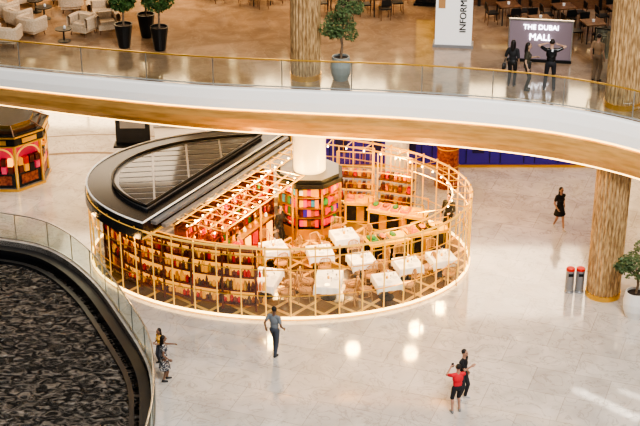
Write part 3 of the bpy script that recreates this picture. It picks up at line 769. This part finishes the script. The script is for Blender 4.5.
    for wr,d,s_ in hands:
        sdv=Vector((0,-1,0)); sdv=(sdv-d*sdv.dot(d)); 
        if sdv.length<.3: sdv=Vector((-s_,0,.3)); sdv=sdv-d*sdv.dot(d)
        sdv.normalize(); nn=d.cross(sdv).normalized()
        if nn.x*s_>0: nn=-nn      # palm faces the body
        HP=[('c',S,tuple(wr-d*.02),tuple(wr+d*.012),.026,.024)]
        for i,(off,ln) in enumerate(((.030,.068),(.010,.077),(-.010,.072),(-.029,.056))):
            kx=wr+d*(.085-abs(off-.01)*.25)+sdv*off; HP.append(('c',S,tuple(wr+d*.01+sdv*off*.6),tuple(kx),.015,.0115))
            k1=kx+(d*.9+nn*.25+sdv*off*1.5).normalized()*ln*.5; k2=k1+(d*.65+nn*.7).normalized()*ln*.5
            HP.append(('c',S,tuple(kx),tuple(k1),.0095,.0085)); HP.append(('c',S,tuple(k1),tuple(k2),.0085,.007))
        b0=wr+d*.025+sdv*.024;b1=b0+(d*.7+sdv*.75+nn*.2).normalized()*.042;b2=b1+(d*.95+sdv*.25+nn*.2).normalized()*.032
        HP+=[('c',S,tuple(b0),tuple(b1),.0135,.0105),('c',S,tuple(b1),tuple(b2),.0105,.008)]
        v,f,l=remesh(HP,.0045,1); o=len(V);V+=[tuple(q) for q in v];F+=[[i+o for i in ff] for ff in f];Lb+=l
        if phone and s_==1:
            c=wr+d*.12+nn*.02; b=MB(); b.box((c.x,c.y,c.z),(.075,.012,.15),'black'); o=len(V);V+=b.v;F+=[[i+o for i in ff] for ff in b.f];Lb+=['phone']*len(b.f)
    if bag:
        b=MB(); bx,by,bz=bag; b.box((bx,by,bz),(.09,.26,.22),'black'); b.tube([(bx,by-.1,bz+.11),(bx*.9,by-.06,bz+.28),(bx*.9,by+.06,bz+.28),(bx,by+.1,bz+.11)],.01,'black',5)
        o=len(V);V+=b.v;F+=[[i+o for i in ff] for ff in b.f];Lb+=['shoe']*len(b.f)
    mats={'skin':pmat(skin,.5),'hair':pmat(hair,.5),'shirt':pattern or pmat(shirt),'pants':pmat(pants),'shoe':pmat(shoe,.4),'eye':pmat((.02,.015,.012),.2),'lip':pmat((.35,.1,.09),.5),'skirt':pattern or pmat(shirt),'phone':pmat((.01,.01,.012),.2)}
    if skirt: mats['pants']=mats['skirt']
    me=bpy.data.meshes.new(name);me.from_pydata(V,[],F);keys=list(mats)
    for k_ in keys: me.materials.append(mats[k_])
    me.polygons.foreach_set('material_index',[keys.index(q) for q in Lb]);me.polygons.foreach_set('use_smooth',[True]*len(F));me.update()
    zmin=min(v[2] for v in V)
    o=place(name,me,(x,y,z-zmin*h/1.75),rz,h/1.75)
    return o
floral=noisy('floral_print',(.03,.035,.05),(.6,.55,.5),22,.8,lo=.5,hi=.58)
person('man_walking',-1.49,41.2,0,math.radians(150),1.78,skin=(.16,.09,.06),shirt=(.17,.19,.21),pants=(.06,.07,.09),fR=(.1,-.16),fL=(-.12,.18),hR=(.30,.05,.92),hL=(-.28,-.12,.95),shoe=(.02,.02,.02))
person('woman_in_floral_dress',-4.95,39.55,0,math.radians(100),1.66,skin=(.2,.11,.07),pattern=floral,skirt=.5,longhair=True,fem=True,fR=(.09,-.08),fL=(-.09,.06),hR=(.42,-.35,1.15),hL=(-.25,-.15,.95),sleeve=.3)
person('child_at_railing',-5.2,40.6,0,math.radians(-50),1.3,skin=(.25,.14,.09),shirt=(.75,.4,.08),pants=(.08,.08,.1),longhair=True,fem=True,hR=(.18,-.2,1.15),hL=(-.15,-.15,1.05),kid=True)
person('man_in_red_shirt',4.2,37.7,0,math.radians(195),1.74,skin=(.4,.22,.15),shirt=(.62,.03,.04),pants=(.02,.02,.025),shorts=True,hR=(.12,-.36,1.42),hL=(-.10,-.34,1.38),fR=(.13,0),fL=(-.12,-.05),phone=True,shoe=(.2,.2,.2))
person('man_in_black_shirt',4.45,38.5,0,math.radians(60),1.78,skin=(.42,.24,.16),shirt=(.015,.015,.018),pants=(.03,.03,.035),hL=(-.1,-.3,1.3),fR=(.12,-.05),fL=(-.12,.06),shoe=(.5,.5,.5))
person('woman_walking',9.26,50.6,0,math.radians(25),1.76,skin=(.35,.2,.13),shirt=(.012,.012,.014),skirt=.62,longhair=True,fem=True,fR=(.07,-.24),fL=(-.07,.22,.03),hR=(.27,.12,.95),hL=(-.25,-.2,.98),shoe=(.5,.45,.4))
person('woman_in_black',6.6,47.1,UP,math.radians(160),1.66,skin=(.4,.25,.17),shirt=(.02,.02,.022),pants=(.02,.02,.02),longhair=True,fem=True,hR=(.2,-.25,1.1),sleeve=.9,bag=(.3,0,.75))
person('woman_with_bag',7.05,46.7,UP,math.radians(80),1.7,skin=(.42,.27,.18),shirt=(.05,.045,.03),pants=(.03,.03,.03),fem=True,longhair=True,hR=(.15,-.3,1.2),bag=(.3,0,.85))
person('man_with_raised_arms',7.85,46.7,UP,math.radians(170),1.82,skin=(.45,.28,.2),shirt=(.01,.01,.012),pants=(.02,.02,.025),hR=(.22,-.28,1.5),hL=(-.24,-.22,1.5),fR=(.16,0),fL=(-.15,.05))
person('man_in_tan_shirt',9.6,47.6,UP,math.radians(140),1.72,skin=(.45,.28,.2),shirt=(.3,.2,.12),pants=(.2,.14,.09))
person('waiter',-1.5,48.9,.06,math.radians(60),1.72,shirt=(.02,.02,.02),pants=(.02,.02,.02),hR=(.2,-.3,1.1),sleeve=1)
person('waitress',-2.95,46.65,.06,math.radians(40),1.66,shirt=(.5,.05,.04),pants=(.03,.03,.03),fem=True,hL=(-.2,-.3,1.1),longhair=True)
person('waiter',4.9,49.9,.06,math.radians(-30),1.75,shirt=(.03,.03,.03),pants=(.02,.02,.02),hR=(.2,-.3,1.1),sleeve=1)

# ------------------------------------------------------------------ lights
def area(name,loc,rot,sx,sy,pw,col,sf=1.0):
    l=bpy.data.lights.new(name,'AREA');l.shape='RECTANGLE';l.size=sx;l.size_y=sy;l.energy=pw;l.color=col;l.specular_factor=sf
    o=bpy.data.objects.new(name,l);o.location=loc;o.rotation_euler=rot;COL.objects.link(o);return o
def point(loc,pw,col,r=.1):  # bare light with no fixture, added to brighten the cafe
    l=bpy.data.lights.new('cafe_fill','POINT');l.energy=pw;l.color=col;l.shadow_soft_size=r;l.specular_factor=.12
    o=bpy.data.objects.new('cafe_fill_light',l);o.location=loc;COL.objects.link(o)
area('atrium_skylight',(10,18,32),(math.radians(42),0,math.radians(14)),14,10,15500,(1,.965,.925))
for x in (-18,-9,0,9,18):
    area('soffit_light',(x,57.5,5.6),(0,0,0),6,8,560,(1,.79,.56))
    area('ceiling_light',(x,60,12.9),(0,0,0),6,6,950,(1,.72,.43))
for s in (1.8,3.8,5.8):
    p=CH(s,1.6,2.4); point(p,150,(1,.54,.16))
for x,y,w in ((-1.8,46.2,150),(1.2,45.7,150),(3.3,45.4,110),(3.6,47.2,190),(1.0,49.6,170),(3.0,51.2,170),(-1.6,49.3,120),(4.6,48.8,160),(0.2,47.6,130)):
    point((x,y,2.5),w,(1,.62,.23),.25)
for x,y,w in ((-8.25,46.9,25),(-6.7,44.75,25),(-4.3,50.5,60),(-7.6,49.5,40)): point((x,y,2.3),w,(1,.56,.2),.1)
def spot(loc,tgt,pw,ang,col):  # added spot standing in for patches of sun on the floor
    l=bpy.data.lights.new('spot','SPOT');l.energy=pw;l.spot_size=math.radians(ang);l.spot_blend=1.0;l.color=col;l.shadow_soft_size=.05
    o=bpy.data.objects.new('sun_patch_spot',l);o.location=loc;d=Vector(tgt)-Vector(loc);o.rotation_euler=d.to_track_quat('-Z','Y').to_euler();COL.objects.link(o)
for k in range(7): spot((14,30,22),(8.2+k*.24,38.9-k*.24,0),26000,1.5,(1,.95,.85))
for k in range(4): spot((14,30,22),(9.6+k*.25,38.9-k*.2,0),20000,1.2,(1,.95,.85))
for tx,ty,pw,an in ((8.2,43.0,9000,2.2),(10.8,48.6,9000,2.4)):
    spot((14,30,22),(tx,ty,0),pw,an,(1,.95,.85))
w=bpy.data.worlds.new('World');scene.world=w;w.use_nodes=True
w.node_tree.nodes['Background'].inputs[0].default_value=(.95,.93,.905,1);w.node_tree.nodes['Background'].inputs[1].default_value=.38

# ------------------------------------------------------------------ camera
cd=bpy.data.cameras.new('camera');cd.sensor_width=36;cd.lens=1450/640*36;cd.clip_end=400
co=bpy.data.objects.new('camera',cd);co.location=(0,0,24.8);co.rotation_euler=(math.radians(90-25.5),0,0);COL.objects.link(co);scene.camera=co
